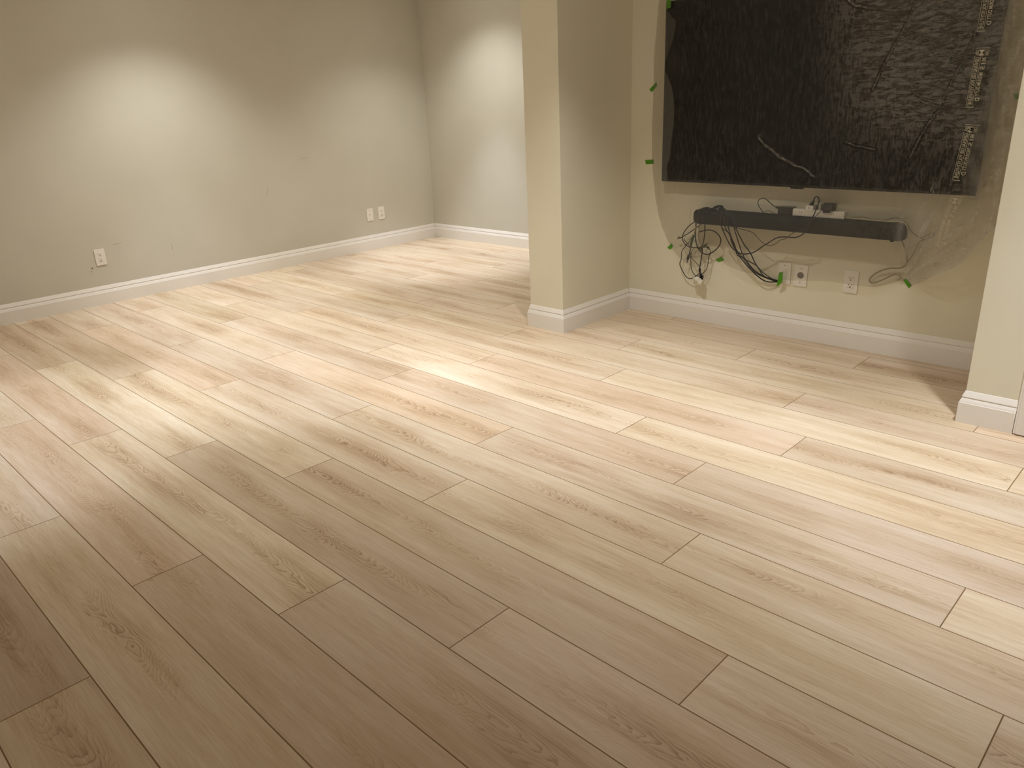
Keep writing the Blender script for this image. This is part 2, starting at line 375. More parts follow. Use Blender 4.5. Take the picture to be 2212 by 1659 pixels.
# recessed ceiling lamps (their light comes from the spots above)
m_em = bpy.data.materials.new('lamp_lens'); m_em.use_nodes = True
e_ = m_em.node_tree.nodes['Principled BSDF']; e_.inputs['Emission Color'].default_value = (1, .98, .93, 1); e_.inputs['Emission Strength'].default_value = 36.
wh = [(LAMPS[i][0], LAMPS[i][1], t) for i, t in enumerate(('above the lone outlet of the left wall', 'in the far left corner', 'left of the pillar', 'in front of the covered television', 'in front of the doorway',
      'left of the camera', 'near the left wall, left of the frame'))]
for x, y, t in wh:
    r = empty('recessed_light', (x, y, CEIL)); tag(r, 'round white recessed ceiling light '+t, 'ceiling light', 'recessed ceiling lights')
    bm = bmesh.new(); n = 32
    R = [(.055, -.004), (.085, -.006), (.090, -.003), (.090, 0.)]
    rings = [[bm.verts.new((x+a*math.cos(2*math.pi*k/n), y+a*math.sin(2*math.pi*k/n), CEIL+z)) for k in range(n)] for a, z in R]
    for A, B in zip(rings, rings[1:]):
        for k in range(n): bm.faces.new((A[k], A[(k+1) % n], B[(k+1) % n], B[k]))
    from_bm('trim_ring', bm, M_PLATE, r, True)
    bm = bmesh.new(); cyl(bm, (x, y, CEIL-.004), (x, y, CEIL-.0005), .055, 32); from_bm('lens', bm, m_em, r)

# ------------------------------------------------------------------ wall plates
def plate_part(root, T, W=.070, H=.1145):
    """T maps (across, up, out) to world; returns helper to add boxes"""
    def add(name, items, mat):
        bm = bmesh.new()
        for (x0, x1, z0, z1, o0, o1, bev) in items:
            vs = bx(bm, x0, x1, o0, o1, z0, z1, bev, 2 if bev else 1)
        for v in bm.verts: v.co = T(v.co.x, v.co.z, v.co.y)
        return from_bm(name, bm, mat, root)
    return add
def make_plate(pos, side, kind, label, group=None):
    x, y, z = pos; root = empty('wall_plate' if kind != 'duplex' else 'power_outlet', (x, y, z))
    tag(root, label, 'outlet' if kind == 'duplex' else 'wall plate', group)
    T = (lambda a, u, o: Vector((x+o, y-a, z+u))) if side == 'left' else (lambda a, u, o: Vector((x+a, y-o, z+u)))
    # left wall faces +x: seen from the room, 'across' to the right runs towards +y
    if side == 'left': T = lambda a, u, o: Vector((x+o, y+a, z+u))
    add = plate_part(root, T)
    pw = .0375
    add('face_plate', [(-pw, pw, -.060, .060, 0, .0062, .0025)], M_PLATE)
    def disc(name, cx_, cz, r, o0, o1, mat, n=24):
        bm = bmesh.new()
        A = [bm.verts.new(T(cx_+r*math.cos(2*math.pi*k/n), cz+r*math.sin(2*math.pi*k/n), o0)) for k in range(n)]
        B = [bm.verts.new(T(cx_+r*math.cos(2*math.pi*k/n), cz+r*math.sin(2*math.pi*k/n), o1)) for k in range(n)]
        for k in range(n): bm.faces.new((A[k], A[(k+1) % n], B[(k+1) % n], B[k]))
        bm.faces.new(A); bm.faces.new(B); return from_bm(name, bm, mat, root)
    if kind == 'duplex':
        add('socket', [(-.0168, .0168, -.0335, .0335, .005, .0078, .0012)], M_PLATE)
        for cz in (.0185, -.0185):
            add('slot', [(-.0082, -.0055, cz+.000, cz+.0085, .0070, .0081, 0), (.0055, .0082, cz+.001, cz+.0080, .0070, .0081, 0)], M_HOLE)
            disc('ground_hole', 0, cz-.0075, .0034, .0070, .0081, M_HOLE, 12)
        add('face_line', [(-.0160, .0160, -.0312, -.0305, .0075, .0080, 0)], M_HOLE)
        for cz in (.050, -.050): disc('screw', 0, cz, .0028, .005, .0068, M_PLATE, 12)
    elif kind == 'data':
        disc('jack', 0, .000, .0060, .0055, .0072, M_PLATE, 20); disc('jack_hole', 0, 0, .0040, .0065, .0075, M_HOLE, 16)
        for cz in (.048, -.048): disc('screw', 0, cz, .0034, .005, .0070, M_METAL, 12)
    elif kind == 'port':
        disc('port', 0, .003, .0185, .0055, .0068, M_PORT, 32)
        add('port_tongue', [(-.016, .002, -.0155, -.0125, .0062, .0080, .0008)], M_PLATE)
        disc('screw', 0, -.035, .0022, .005, .0070, M_HOLE, 12)
        add('maker_mark', [(-.011, .013, .0425, .0445, .0060, .0064, 0)], M_PORT)
        disc('screw', .002, .0365, .0018, .005, .0066, M_PORT, 12)
    elif kind == 'pass':
        add('cable_opening', [(-.014, .014, -.022, .018, .0055, .0085, .0015)], M_PLATE)
        disc('screw', 0, .046, .0026, .005, .0068, M_PORT, 12)
    return root
make_plate((XL, 2.000, .3525), 'left', 'duplex', 'white duplex outlet on the left wall, alone, closest to the camera')
make_plate((XL, 4.497, .333), 'left', 'data', 'white coaxial jack plate with one round hole, left one of the pair near the corner')
make_plate((XL, 4.635, .334), 'left', 'duplex', 'white duplex outlet, right one of the pair near the far left corner')
make_plate((-1.832, YN, .362), 'niche', 'pass', 'white cable pass-through plate behind the green tape where the black cables end')
make_plate((-1.738, YN, .360), 'niche', 'port', 'white wall plate with a round grey port below the soundbar')
make_plate((-1.465, YN, .361), 'niche', 'duplex', 'white duplex outlet in the television niche below the soundbar')
# plasterboard nail left in the wall
bm = bmesh.new(); cyl(bm, (XL, 1.925, .281), (XL+.010, 1.925, .283), .0018, 10); cyl(bm, (XL+.009, 1.925, .283), (XL+.0115, 1.925, .2832), .0042, 12)
tag(from_bm('nail', bm, M_HOLE), 'small dark nail in the left wall just below the lone outlet', 'nail')

# scuffs on the left wall, thin smears of dirt
M_SCUFF = flat('scuff', (150, 138, 112), .8, .1)
def on_left(px, py):
    d = (px-CX)/F_PX*RGT-(py-CY)/F_PX*UPV+FWD; t = (XL+.0004)/d.x
    return Vector((XL+.0004, d.y*t, CAM_H+d.z*t))
wl = bpy.data.objects['wall_left']
for l, w_ in (([(243, 529), (252, 527), (262, 524)], .0016), ([(370, 526), (372, 534), (373, 541)], .0020), ([(578, 402), (577, 415), (575, 428)], .0012), ([(646, 344), (655, 342), (668, 340)], .0012), ([(262, 609), (272, 608), (282, 606.5)], .0016)):
    P = [on_left(*q) for q in l]; bm = bmesh.new(); rows = []
    for i, p in enumerate(P):
        t = (P[min(i+1, 2)]-P[max(i-1, 0)]).normalized(); n = t.cross(Vector((1, 0, 0))); k = w_ if i == 1 else w_*.4
        rows.append((bm.verts.new(p+n*k), bm.verts.new(p-n*k)))
    for A, B in zip(rows, rows[1:]): bm.faces.new((A[0], A[1], B[1], B[0]))
    from_bm('scuff', bm, M_SCUFF, wl)

# ------------------------------------------------------------------ television niche: measured points
def at(px, py, depth):
    """point seen at photo pixel (px, py) lying `depth` metres in front of the niche wall"""
    d = (px-CX)/F_PX*RGT-(py-CY)/F_PX*UPV+FWD
    t = (YN-depth)/d.y
    return Vector((d.x*t, d.y*t, CAM_H+d.z*t))
TVX0, TVX1, TVZ0, TVZ1, TVD = -2.612, -.935, .842, 1.812, .068
tv = empty('television', ((TVX0+TVX1)/2, YN-.03, TVZ0)); tag(tv, 'large flat black television on the niche wall wrapped under clear plastic film', 'television')
def m_screen():
    m, nt, b = nodes('screen_glass'); b.inputs['Base Color'].default_value = (.006, .006, .007, 1); b.inputs['Roughness'].default_value = .22; b.inputs['Specular IOR Level'].default_value = .35
    return m
box('housing', TVX0+.004, TVX1-.004, YN-TVD+.006, YN-.028, TVZ0+.004, TVZ1-.004, M_BLACK, tv, .006, 2)
bm = bmesh.new(); fw = .006
for a in ((TVX0, TVX1, TVZ0, TVZ0+.012), (TVX0, TVX1, TVZ1-fw, TVZ1), (TVX0, TVX0+fw, TVZ0+.012, TVZ1-fw), (TVX1-fw, TVX1, TVZ0+.012, TVZ1-fw)):
    bx(bm, a[0], a[1], YN-TVD, YN-TVD+.012, a[2], a[3])
from_bm('frame', bm, M_BLACK, tv)
box('screen', TVX0+fw, TVX1-fw, YN-TVD+.0015, YN-TVD+.010, TVZ0+.012, TVZ1-fw, m_screen(), tv)
box('sensor_tab', -1.812, -1.742, YN-TVD+.001, YN-TVD+.014, TVZ0-.008, TVZ0+.001, M_BLACK, tv, .002)
box('wall_mount', -2.05, -1.50, YN-.030, YN, 1.15, 1.50, M_BLACK, tv)

# soundbar
BX0, BX1, BZ, BH, BD0, BD1 = -2.372, -1.201, .6535, .0435, .024, .112
def bar_ring(bm, x, sc):
    n = 28; yc = YN-(BD0+BD1)/2; ry = (BD1-BD0)/2*sc; rz = BH*sc; out = []
    for k in range(n):
        a = 2*math.pi*k/n; c, s = math.cos(a), math.sin(a); e = .55
        out.append(bm.verts.new((x, yc-ry*math.copysign(abs(c)**e, c), BZ+rz*math.copysign(abs(s)**e, s))))
    return out
def bar_part(name, xs, mat, parent):
    bm = bmesh.new(); R = [bar_ring(bm, x, s) for x, s in xs]; n = len(R[0])
    for A, B in zip(R, R[1:]):
        for k in range(n): bm.faces.new((A[k], A[(k+1) % n], B[(k+1) % n], B[k]))
    bm.faces.new(R[0]); bm.faces.new(R[-1]); return from_bm(name, bm, mat, parent, True)
sb = empty('soundbar', ((BX0+BX1)/2, YN-.06, BZ-BH)); tag(sb, 'long dark soundbar with rounded ends on the wall below the television', 'soundbar')
bar_part('grille', [(BX0+.045, .985), (BX1-.045, .985)], M_FABRIC, sb)
bar_part('end_cap', [(BX0, .55), (BX0+.004, .72), (BX0+.012, .87), (BX0+.024, .96), (BX0+.040, 1.0), (BX0+.046, 1.0)], M_BLACK, sb)
bar_part('end_cap', [(BX1-.046, 1.0), (BX1-.036, 1.0), (BX1-.020, .96), (BX1-.010, .87), (BX1-.003, .72), (BX1, .55)], M_BLACK, sb)
for x in (BX0+.17, BX1-.17): box('bracket', x-.03, x+.03, YN-.030, YN, BZ-.02, BZ+.02, M_BLACK, sb)
bm = bmesh.new(); cyl(bm, (-1.262, YN-.085, BZ-BH+.002), (-1.262, YN-.085, BZ-BH-.004), .010, 14); from_bm('foot', bm, M_BLACK, sb)

# power strip on top of the soundbar with its plugs
TOPZ = BZ+BH
ps = empty('power_strip', (-1.69, YN-.055, TOPZ)); tag(ps, 'white power strip lying on top of the soundbar', 'power strip')
box('strip_body', -1.862, -1.512, YN-.078, YN-.034, TOPZ-.002, TOPZ+.036, M_WHITE, ps, .004, 2)
box('end_cap', -1.5175, -1.5085, YN-.079, YN-.033, TOPZ-.0025, TOPZ+.037, M_WHITE, ps, .003, 2)
for i in range(4):
    x = -1.825+i*.085
    bm = bmesh.new(); bx(bm, x-.016, x+.016, YN-.0785, YN-.074, TOPZ+.006, TOPZ+.030, .002); from_bm('socket', bm, M_PLATE, ps)
    bm = bmesh.new(); bx(bm, x-.007, x-.005, YN-.0790, YN-.0780, TOPZ+.015, TOPZ+.025); bx(bm, x+.005, x+.007, YN-.0790, YN-.0780, TOPZ+.015, TOPZ+.025); from_bm('slot', bm, M_HOLE, ps)
def boxat(name, px0, py0, px1, py1, d0, d1, mat, parent, bev=.003):
    a = at(px0, py0, d1); b_ = at(px1, py1, d1)
    return box(name, min(a.x, b_.x), max(a.x, b_.x), YN-d1, YN-d0, min(a.z, b_.z), max(a.z, b_.z), mat, parent, bev, 2)
ad = empty('power_adapter', at(1695, 462, .06)); tag(ad, 'square black power adapter on the left end of the power strip', 'power adapter')
boxat('adapter_body', 1680, 447, 1711, 464, .030, .082, M_BLACK, ad); boxat('adapter_foot', 1682, 462, 1709, 470, .078, .086, M_BLACK, ad, .001)
boxat('cord_stub', 1675, 446, 1682, 451, .045, .062, M_BLACK, ad, .002)
ad = empty('plug_adapter', at(1748, 450, .06)); tag(ad, 'small white plug adapter standing in the middle of the power strip', 'plug adapter')
boxat('adapter_body', 1740, 443.5, 1756, 457, .045, .082, M_WHITE, ad); boxat('adapter_side', 1755, 444, 1762, 456, .040, .072, M_PORT, ad)
q = at(1748, 450, .083)
bm = bmesh.new(); bx(bm, q.x-.0035, q.x-.0015, q.y-.0006, q.y+.002, q.z-.004, q.z+.006); bx(bm, q.x+.002, q.x+.004, q.y-.0006, q.y+.002, q.z-.001, q.z+.003); from_bm('slot', bm, M_PORT, ad)
ad = empty('power_adapter', at(1785, 450, .06)); tag(ad, 'black transformer block plugged in at the right end of the power strip', 'power adapter')
boxat('adapter_body', 1773, 440, 1798, 457, .040, .092, M_BLACK, ad, .005); boxat('adapter_foot', 1777, 456, 1792, 460.5, .078, .090, M_BLACK, ad, .002)
a_ = at(1800, 446, .07)
bm = bmesh.new(); cyl(bm, a_, a_+Vector((.017, .004, -.004)), .009, 16); from_bm('cord_collar', bm, M_OLIVE, ad, True)

# ------------------------------------------------------------------ cables
def z5(x, y): return (1440+x/7.9, 420+y/7.9)
def z6(x, y): return (1620+x/5.82, 410+y/5.82)
def z4(x, y): return (1792+x/4.147, 300+y/4.147)
def cable(pts, r, mat, label, group=None, name='cable'):
    """pts: (pixel x, pixel y, depth)"""
    o = tube(name, [at(*p) for p in pts], r, mat, None, 8, 5)
    return tag(o, label, 'cable', group)
def zz(f, l): return [(*f(a, b), d) for a, b, d in l]
BN = 'black cables running over the soundbar to the taped wall plate'
cable(zz(z5, [(800, 260, .07), (870, 215, .10), (930, 330, .122), (925, 470, .122), (935, 545, .116), (1000, 700, .09), (1100, 890, .07), (1200, 985, .06), (1260, 1080, .055), (1400, 1245, .05), (1540, 1385, .045), (1700, 1485, .035), (1915, 1492, .014)]), .0034, M_CORD, 'leftmost black cable of the bundle that hangs from the soundbar to the taped plate')
cable(zz(z5, [(850, 240, .07), (900, 205, .10), (985, 330, .124), (985, 480, .124), (995, 560, .117), (1080, 700, .095), (1150, 880, .075), (1250, 1020, .065), (1340, 1105, .06), (1520, 1205, .05), (1640, 1330, .04), (1850, 1470, .024), (1915, 1480, .012)]), .0030, M_CORD, 'black cable of the hanging bundle that bulges right halfway to the taped plate')
cable(zz(z5, [(900, 240, .07), (950, 215, .10), (1030, 340, .122), (1045, 480, .122), (1052, 560, .116), (1100, 720, .09), (1160, 860, .07), (1210, 1000, .066), (1330, 1160, .056), (1480, 1310, .046), (1640, 1400, .036), (1900, 1500, .016)]), .0032, M_CORD, 'black cable in the middle of the bundle between soundbar and taped plate')
cable(zz(z5, [(930, 270, .07), (980, 240, .10), (1110, 380, .122), (1140, 490, .122), (1152, 570, .116), (1190, 700, .09), (1240, 860, .075), (1300, 1030, .07), (1400, 1180, .056), (1500, 1290, .05), (1660, 1400, .036), (1900, 1490, .010)]), .0030, M_CORD, 'second black cable from the right in the bundle below the soundbar')
cable(zz(z5, [(960, 300, .07), (1010, 270, .10), (1130, 390, .124), (1165, 500, .124), (1180, 575, .118), (1260, 740, .09), (1340, 880, .075), (1430, 1000, .068), (1500, 1150, .06), (1580, 1280, .05), (1670, 1400, .040), (1900, 1470, .018)]), .0034, M_CORD, 'rightmost black cable of the bundle that hangs to the taped plate')
cable(zz(z5, [(955, 580, .105), (1010, 620, .095), (1075, 680, .09), (1130, 830, .08), (1150, 900, .072), (1190, 1000, .066), (1215, 1045, .06), (1290, 1075, .06), (1370, 1170, .052), (1450, 1260, .046), (1600, 1370, .038), (1900, 1500, .020)]), .0026, M_CORD, 'thin black cable that crosses under the others in the hanging bundle')
cable(zz(z5, [(1185, 560, .117), (1230, 582, .10), (1350, 610, .085), (1490, 665, .08), (1590, 780, .07), (1720, 868, .068), (1850, 850, .07), (1930, 785, .075), (2030, 755, .09)])+zz(z6, [(470, 595, .10), (550, 540, .118), (640, 500, .122), (740, 430, .122), (790, 375, .118), (840, 320, .10), (890, 272, .094)]), .0018, M_CORD, 'thin black cord drooping under the soundbar and up to the right transformer block')
cable(zz(z5, [(1090, 760, .09), (1150, 900, .08), (1220, 985, .078), (1300, 1015, .078), (1400, 1012, .078), (1500, 980, .08)])+zz(z6, [(100, 755, .085), (170, 705, .088), (250, 655, .09), (330, 608, .10), (420, 592, .108), (560, 600, .112), (640, 575, .118), (690, 530, .122), (740, 440, .124), (795, 335, .122), (835, 240, .10), (868, 150, .085), (862, 100, .08), (835, 85, .078), (812, 105, .074), (800, 140, .070)]), .0034, M_CORD, 'thick black power cord rising across the soundbar to the white plug adapter')
pl_ = empty('plug', at(*z6(790, 165), .068)); tag(pl_, 'black cone-shaped plug pushed into the top of the white adapter', 'plug')
bm = bmesh.new(); cyl(bm, at(*z6(772, 196), .064), at(*z6(803, 138), .070), .0125, 14, .0055); from_bm('plug_body', bm, M_CORD, pl_, True)
bm = bmesh.new(); a_ = at(*z6(772, 198), .064); bx(bm, a_.x-.014, a_.x+.014, a_.y-.012, a_.y+.012, a_.z-.003, a_.z+.003, .002); from_bm('plug_base', bm, M_CORD, pl_)
cable(zz(z6, [(168, 305, .085), (160, 275, .080), (125, 225, .07), (103, 180, .065), (108, 135, .06), (150, 108, .06), (200, 118, .06), (250, 160, .058), (300, 203, .056), (345, 218, .054), (365, 222, .053)]), .0024, M_CORD, 'black cord looping above the soundbar into the left black adapter')
# extra slack thrown over the bar end
cable(zz(z5, [(560, 300, .08), (610, 240, .09), (700, 225, .105), (790, 252, .115), (870, 232, .105), (950, 245, .11), (1020, 300, .118), (1010, 350, .124), (960, 420, .124)]), .0036, M_CORD, 'black cable lying in a low hump along the soundbar top at its left end')
cable(zz(z5, [(640, 300, .118), (660, 250, .112), (720, 232, .10), (760, 300, .122), (840, 330, .124), (900, 260, .115), (960, 215, .10), (900, 190, .085), (820, 215, .08), (770, 260, .085)]), .0040, M_CORD, 'thick black cable looped into a small coil on the left soundbar top')
cable(zz(z5, [(590, 250, .10), (650, 270, .118), (700, 320, .124), (690, 290, .122), (760, 240, .11), (850, 260, .117), (960, 300, .124), (1060, 350, .124)]), .0028, M_CORD, 'thin black cable winding over the front edge of the soundbar near its left end')
# tangle at the left end
TG = 'tangled cables below the left end of the soundbar'
cable(zz(z5, [(540, 420, .06), (470, 470, .06), (380, 540, .055), (300, 640, .05), (268, 740, .05), (300, 830, .05), (370, 890, .05), (450, 905, .045), (560, 905, .04)]), .0030, M_CORD, 'black cable curving out left of the soundbar end into the tangle')
cable(zz(z5, [(500, 480, .06), (495, 600, .06), (492, 700, .055), (500, 800, .05), (525, 890, .045), (580, 975, .04), (650, 1018, .04), (720, 1018, .04), (800, 975, .04), (870, 915, .045), (915, 840, .05), (918, 745, .055), (850, 655, .06), (760, 612, .06), (660, 612, .06), (560, 640, .055)]), .0034, M_CORD, 'thick black cable coiled in a wide ring below the soundbar end')
cable(zz(z5, [(236, 742, .04), (290, 712, .042), (420, 632, .05), (520, 560, .055), (600, 500, .06)]), .0028, M_CORD, 'short black cable slanting left to the pale round connector')
cable(zz(z5, [(455, 700, .062), (400, 790, .06), (290, 920, .05), (258, 980, .045), (250, 1100, .04), (226, 1190, .035), (260, 1280, .03), (320, 1390, .028), (380, 1435, .03), (450, 1425, .04), (520, 1380, .05), (568, 1340, .052)]), .0026, M_CORD, 'thin black cord making the outermost left loop down to the hanging adapter')
cable(zz(z5, [(470, 920, .045), (430, 970, .045), (412, 1060, .045), (412, 1180, .045), (430, 1290, .046), (475, 1370, .05), (530, 1395, .052), (575, 1385, .052)]), .0022, M_CORD, 'thin black cord forming the inner left loop above the hanging adapter')
cable(zz(z5, [(600, 890, .05), (690, 905, .05), (745, 950, .05), (740, 1020, .05), (718, 1080, .05), (705, 1180, .05), (672, 1290, .05), (600, 1362, .052)]), .0022, M_CORD, 'thin black cord forming the right loop above the hanging adapter')
cable(zz(z5, [(600, 880, .052), (610, 960, .054), (598, 1060, .055), (575, 1190, .056), (565, 1280, .056), (578, 1360, .056)]), .0036, M_CORD, 'thick straight black cord hanging down to the white adapter')
cable(zz(z5, [(290, 765, .04), (350, 830, .04), (400, 900, .04), (405, 1000, .04), (440, 1100, .042), (500, 1165, .048), (560, 1225, .054)]), .0020, M_CORD, 'thin black cord crossing diagonally through the tangle')
cable(zz(z5, [(560, 480, .065), (552, 600, .062), (540, 700, .06), (565, 790, .055), (590, 890, .05)]), .0028, M_GREYC, 'grey cable dropping straight from the soundbar into the knot')
cable(zz(z5, [(655, 500, .065), (652, 620, .06), (645, 720, .056), (625, 820, .052), (605, 900, .05)]), .0034, M_CORD, 'black cable dropping into the knot right of the grey one')
cable(zz(z5, [(520, 480, .07), (500, 560, .068), (480, 640, .065), (462, 700, .063)]), .0036, M_GREYC, 'short grey cable ending in the green plug')
cable(zz(z5, [(430, 860, .045), (410, 920, .044), (392, 1000, .042), (380, 1030, .042)]), .0034, M_CORD, 'short black lead carrying the ribbed connector')
def conn(name, a, b_, r, mat, label, cat, r2=None, extra=None):
    root = empty(name, at(*b_)); tag(root, label, cat)
    bm = bmesh.new(); cyl(bm, at(*a), at(*b_), r, 12, r2); from_bm('shell', bm, mat, root, True)
    if extra:
        bm = bmesh.new(); cyl(bm, at(*b_), at(*extra), r*.72, 12); from_bm('tip', bm, M_PORT, root, True)
    return root
conn('connector', (*z5(462, 700), .063), (*z5(415, 860), .055), .0078, M_GREEN, 'green plug hanging in the middle of the tangle', 'connector', .006, (*z5(395, 905), .05))
conn('connector', (*z5(380, 1030), .042), (*z5(360, 1105), .042), .0075, M_BLACK, 'black ribbed cable connector hanging free at lower left of the tangle', 'connector', .0082, (*z5(350, 1160), .042))
rr = conn('connector', (*z5(236, 742), .04), (*z5(205, 735), .038), .0045, M_OLIVE, 'small round connector at the far left of the tangle beside the green tape', 'connector', .0055, (*z5(190, 760), .036))
kt = empty('cable_tie', at(*z5(620, 900), .05)); tag(kt, 'olive cable tie knotting the tangle together', 'cable tie')
bm = bmesh.new()
for a, b_, r in (((560, 915), (660, 880), .007), ((600, 880), (720, 900), .0045), ((640, 870), (690, 850), .005), ((560, 895), (600, 950), .006)):
    cyl(bm, at(*z5(*a), .052), at(*z5(*b_), .054), r, 10)
from_bm('band', bm, M_OLIVE, kt, True)
tube('loose_end', [at(*z5(650, 905), .055), at(*z5(700, 890), .058), at(*z5(730, 920), .056), at(*z5(700, 935), .054)], .0026, M_GREEN, kt)
# hanging adapter
ha = empty('plug_adapter', at(1505, 608, .055)); tag(ha, 'white plug adapter with metal prongs dangling above the baseboard', 'plug adapter')
def prism(name, quad, d0, d1, mat, parent):
    bm = bmesh.new(); A = [bm.verts.new(at(*q, d0)) for q in quad]; B = [bm.verts.new(at(*q, d1)) for q in quad]; n = len(quad)
    bm.faces.new(A); bm.faces.new(B)
    for k in range(n): bm.faces.new((A[k], A[(k+1) % n], B[(k+1) % n], B[k]))
    bmesh.ops.bevel(bm, geom=bm.edges[:], offset=.0015, segments=2, affect='EDGES')
    return from_bm(name, bm, mat, parent)
prism('adapter_body', [z5(440, 1425), z5(515, 1398), z5(560, 1420), z5(528, 1485)], .070, .034, M_WHITE, ha)
prism('adapter_face', [z5(562, 1420), z5(622, 1475), z5(578, 1535), z5(530, 1488)], .072, .032, M_WHITE, ha)
prism('socket', [z5(560, 1400), z5(600, 1415), z5(632, 1392), z5(625, 1440), z5(600, 1462), z5(555, 1418)], .062, .040, M_BLACK, ha)
for a in (478, 512): prism('prong', [z5(a-4, 1488), z5(a+10, 1488), z5(a-8, 1535), z5(a-22, 1530)], .055, .052, M_METAL, ha)
pg = empty('plug', at(*z5(580, 1370), .055)); tag(pg, 'black plug pushed into the dangling white adapter', 'plug')
bm = bmesh.new(); cyl(bm, at(*z5(572, 1335), .056), at(*z5(598, 1412), .052), .0055, 12, .011); from_bm('plug_body', bm, M_CORD, pg, True)
bm = bmesh.new(); tube_bm(bm, [at(*z5(*q), .058) for q in ((566, 1250), (552, 1290), (562, 1330), (580, 1300), (570, 1255))], .0026); from_bm('strain_loop', bm, M_CORD, pg, True)
# pale cables on the right
cable(zz(z6, [(1150, 335, .060), (1250, 358, .065), (1400, 372, .07), (1600, 388, .08), (1750, 398, .085), (1880, 402, .09), (1950, 425, .092), (1985, 480, .085), (1990, 540, .07), (1975, 600, .055), (1958, 680, .045), (1958, 800, .04), (1965, 930, .03)]), .0034, M_WHITEC, 'white cord of the power strip lying along the soundbar top to its right end')
cable(zz(z6, [(1170, 352, .055), (1300, 350, .058), (1420, 340, .06), (1540, 372, .06), (1700, 382, .06), (1800, 355, .06), (1880, 358, .06), (1950, 405, .055), (1990, 470, .04), (2010, 500, .02)]), .0024, M_GREYC, 'thin grey cord waving behind the soundbar top near its right end')
cable(zz(z4, [(640, 900, .03), (680, 1000, .03), (690, 1110, .03), (640, 1155, .025), (540, 1160, .02), (440, 1190, .015), (370, 1240, .014), (360, 1280, .014), (400, 1290, .014), (480, 1260, .016), (580, 1215, .02), (640, 1240, .018), (610, 1265, .014)]), .0036, M_GREYC, 'pale grey cable lying in a long flat loop right of the niche outlet')
cable(zz(z4, [(715, 805, .03), (760, 855, .035), (820, 888, .04), (870, 865, .042), (925, 842, .042), (935, 862, .042), (890, 893, .042), (830, 905, .04), (790, 940, .036), (765, 1000, .032), (730, 1060, .03), (700, 1100, .028)]), .0030, M_GREYC, 'pale grey cable with a small narrow loop right of the soundbar end')

# ------------------------------------------------------------------ plastic film
OUT = [(1433, -75, .004), (1420, 40, .008), (1413, 120, .008), (1412, 188, .002), (1408, 270, .008), (1409, 350, .002), (1415, 420, .010), (1424, 470, .012), (1437, 508, .010), (1448, 531, .002),
       (1458, 546, .018), (1471, 560, .060), (1490, 574, .074), (1508, 578, .078), (1522, 568, .072), (1534, 556, .050), (1552, 562, .003), (1580, 578, .03), (1608, 588, .05), (1635, 592, .055),
       (1662, 600, .050), (1686, 605, .030), (1720, 606, .035), (1760, 607, .040), (1800, 609, .042), (1850, 617, .040), (1900, 618, .030), (1956, 606, .003), (1970, 617, .03), (2021, 594, .080), (2074, 569, .095), (2105, 538, .100), (2149, 489, .105)]
out = [at(*q) for q in OUT]
out = smooth_path(out, 4)
RE = [(-.80, .62, .10), (-.755, .80, .08), (-.735, 1.05, .06), (-.728, 1.30, .03), (-.73, 1.60, .05), (-.74, 1.93, .01), (-1.2, 1.94, .01), (-1.9, 1.95, .01), (-2.4, 1.94, .01)]
out += [Vector((x, YN-d, z)) for x, z, d in RE]
poly = [(v.x, v.z) for v in out]; odep = [YN-v.y for v in out]
ctrl = [(p[0], p[1], d) for p, d in zip(poly, odep)]
def C(px, py, d):
    v = at(px, py, d); ctrl.append((v.x, v.z, d))
for x in np.linspace(TVX0, TVX1, 9):
    for z in np.linspace(TVZ0, TVZ1, 6): ctrl.append((x, z, TVD+.006))
for q in [(1437, 420, .055), (1450, 440, .07), (1470, 500, .075), (1490, 540, .085), (1500, 470, .11), (1520, 430, .10), (1600, 430, .10), (1600, 480, .135), (1600, 530, .10), (1560, 500, .13), (1700, 440, .115), (1700, 490, .135), (1700, 540, .10),
          (1800, 440, .115), (1800, 500, .135), (1800, 560, .08), (1900, 460, .12), (1900, 510, .135), (1900, 570, .07), (1960, 500, .125), (1980, 560, .08), (2000, 460, .12), (2050, 470, .12), (2060, 530, .11), (2100, 470, .125),
          (2130, 430, .13), (2150, 330, .13), (2170, 200, .10), (2120, 350, .11), (1640, 560, .07), (1750, 575, .06)]: C(*q)
A_ = np.array(ctrl); _, ui = np.unique(np.round(A_[:, :2], 3), axis=0, return_index=True); A_ = A_[ui]
def phi(r2): return np.where(r2 > 1e-12, .5*r2*np.log(r2+1e-12), 0)
n_ = len(A_); D2 = ((A_[:, None, :2]-A_[None, :, :2])**2).sum(-1)
K = np.zeros((n_+3, n_+3)); K[:n_, :n_] = phi(D2)+np.eye(n_)*2e-4; K[:n_, n_] = 1; K[:n_, n_+1:] = A_[:, :2]; K[n_, :n_] = 1; K[n_+1:, :n_] = A_[:, :2].T
W_ = np.linalg.solve(K, np.concatenate([A_[:, 2], np.zeros(3)]))
RIDGES = [([(1640, 297), (1652, 312), (1668, 324), (1684, 340), (1702, 348), (1718, 358), (1738, 364), (1757, 381)], .010, .0075),
          ([(1828, 307), (1850, 315), (1866, 318), (1888, 323)], .006, .005), ([(1990, -20), (1970, 25), (1948, 70), (1928, 105), (1905, 150), (1885, 195)], .006, .006),
          ([(2128, 30), (2105, 80), (2082, 130), (2052, 185), (2030, 232), (1995, 285), (1965, 340)], .007, .006), ([(1822, -20), (1801, 30), (1795, 78)], .004, .004),
          ([(2088, 118), (2070, 122), (2054, 131)], .008, .006), ([(1972, 198), (1995, 212), (2025, 222), (2050, 218)], .006, .006), ([(1835, 0), (1850, 12), (1875, 16)], .008, .008),
          ([(1690, 20), (1700, 80), (1712, 150), (1716, 230)], .002, .004), ([(1520, 5), (1528, 45), (1531, 75)], .003, .003), ([(1552, 210), (1562, 240), (1566, 255)], .003, .003)]
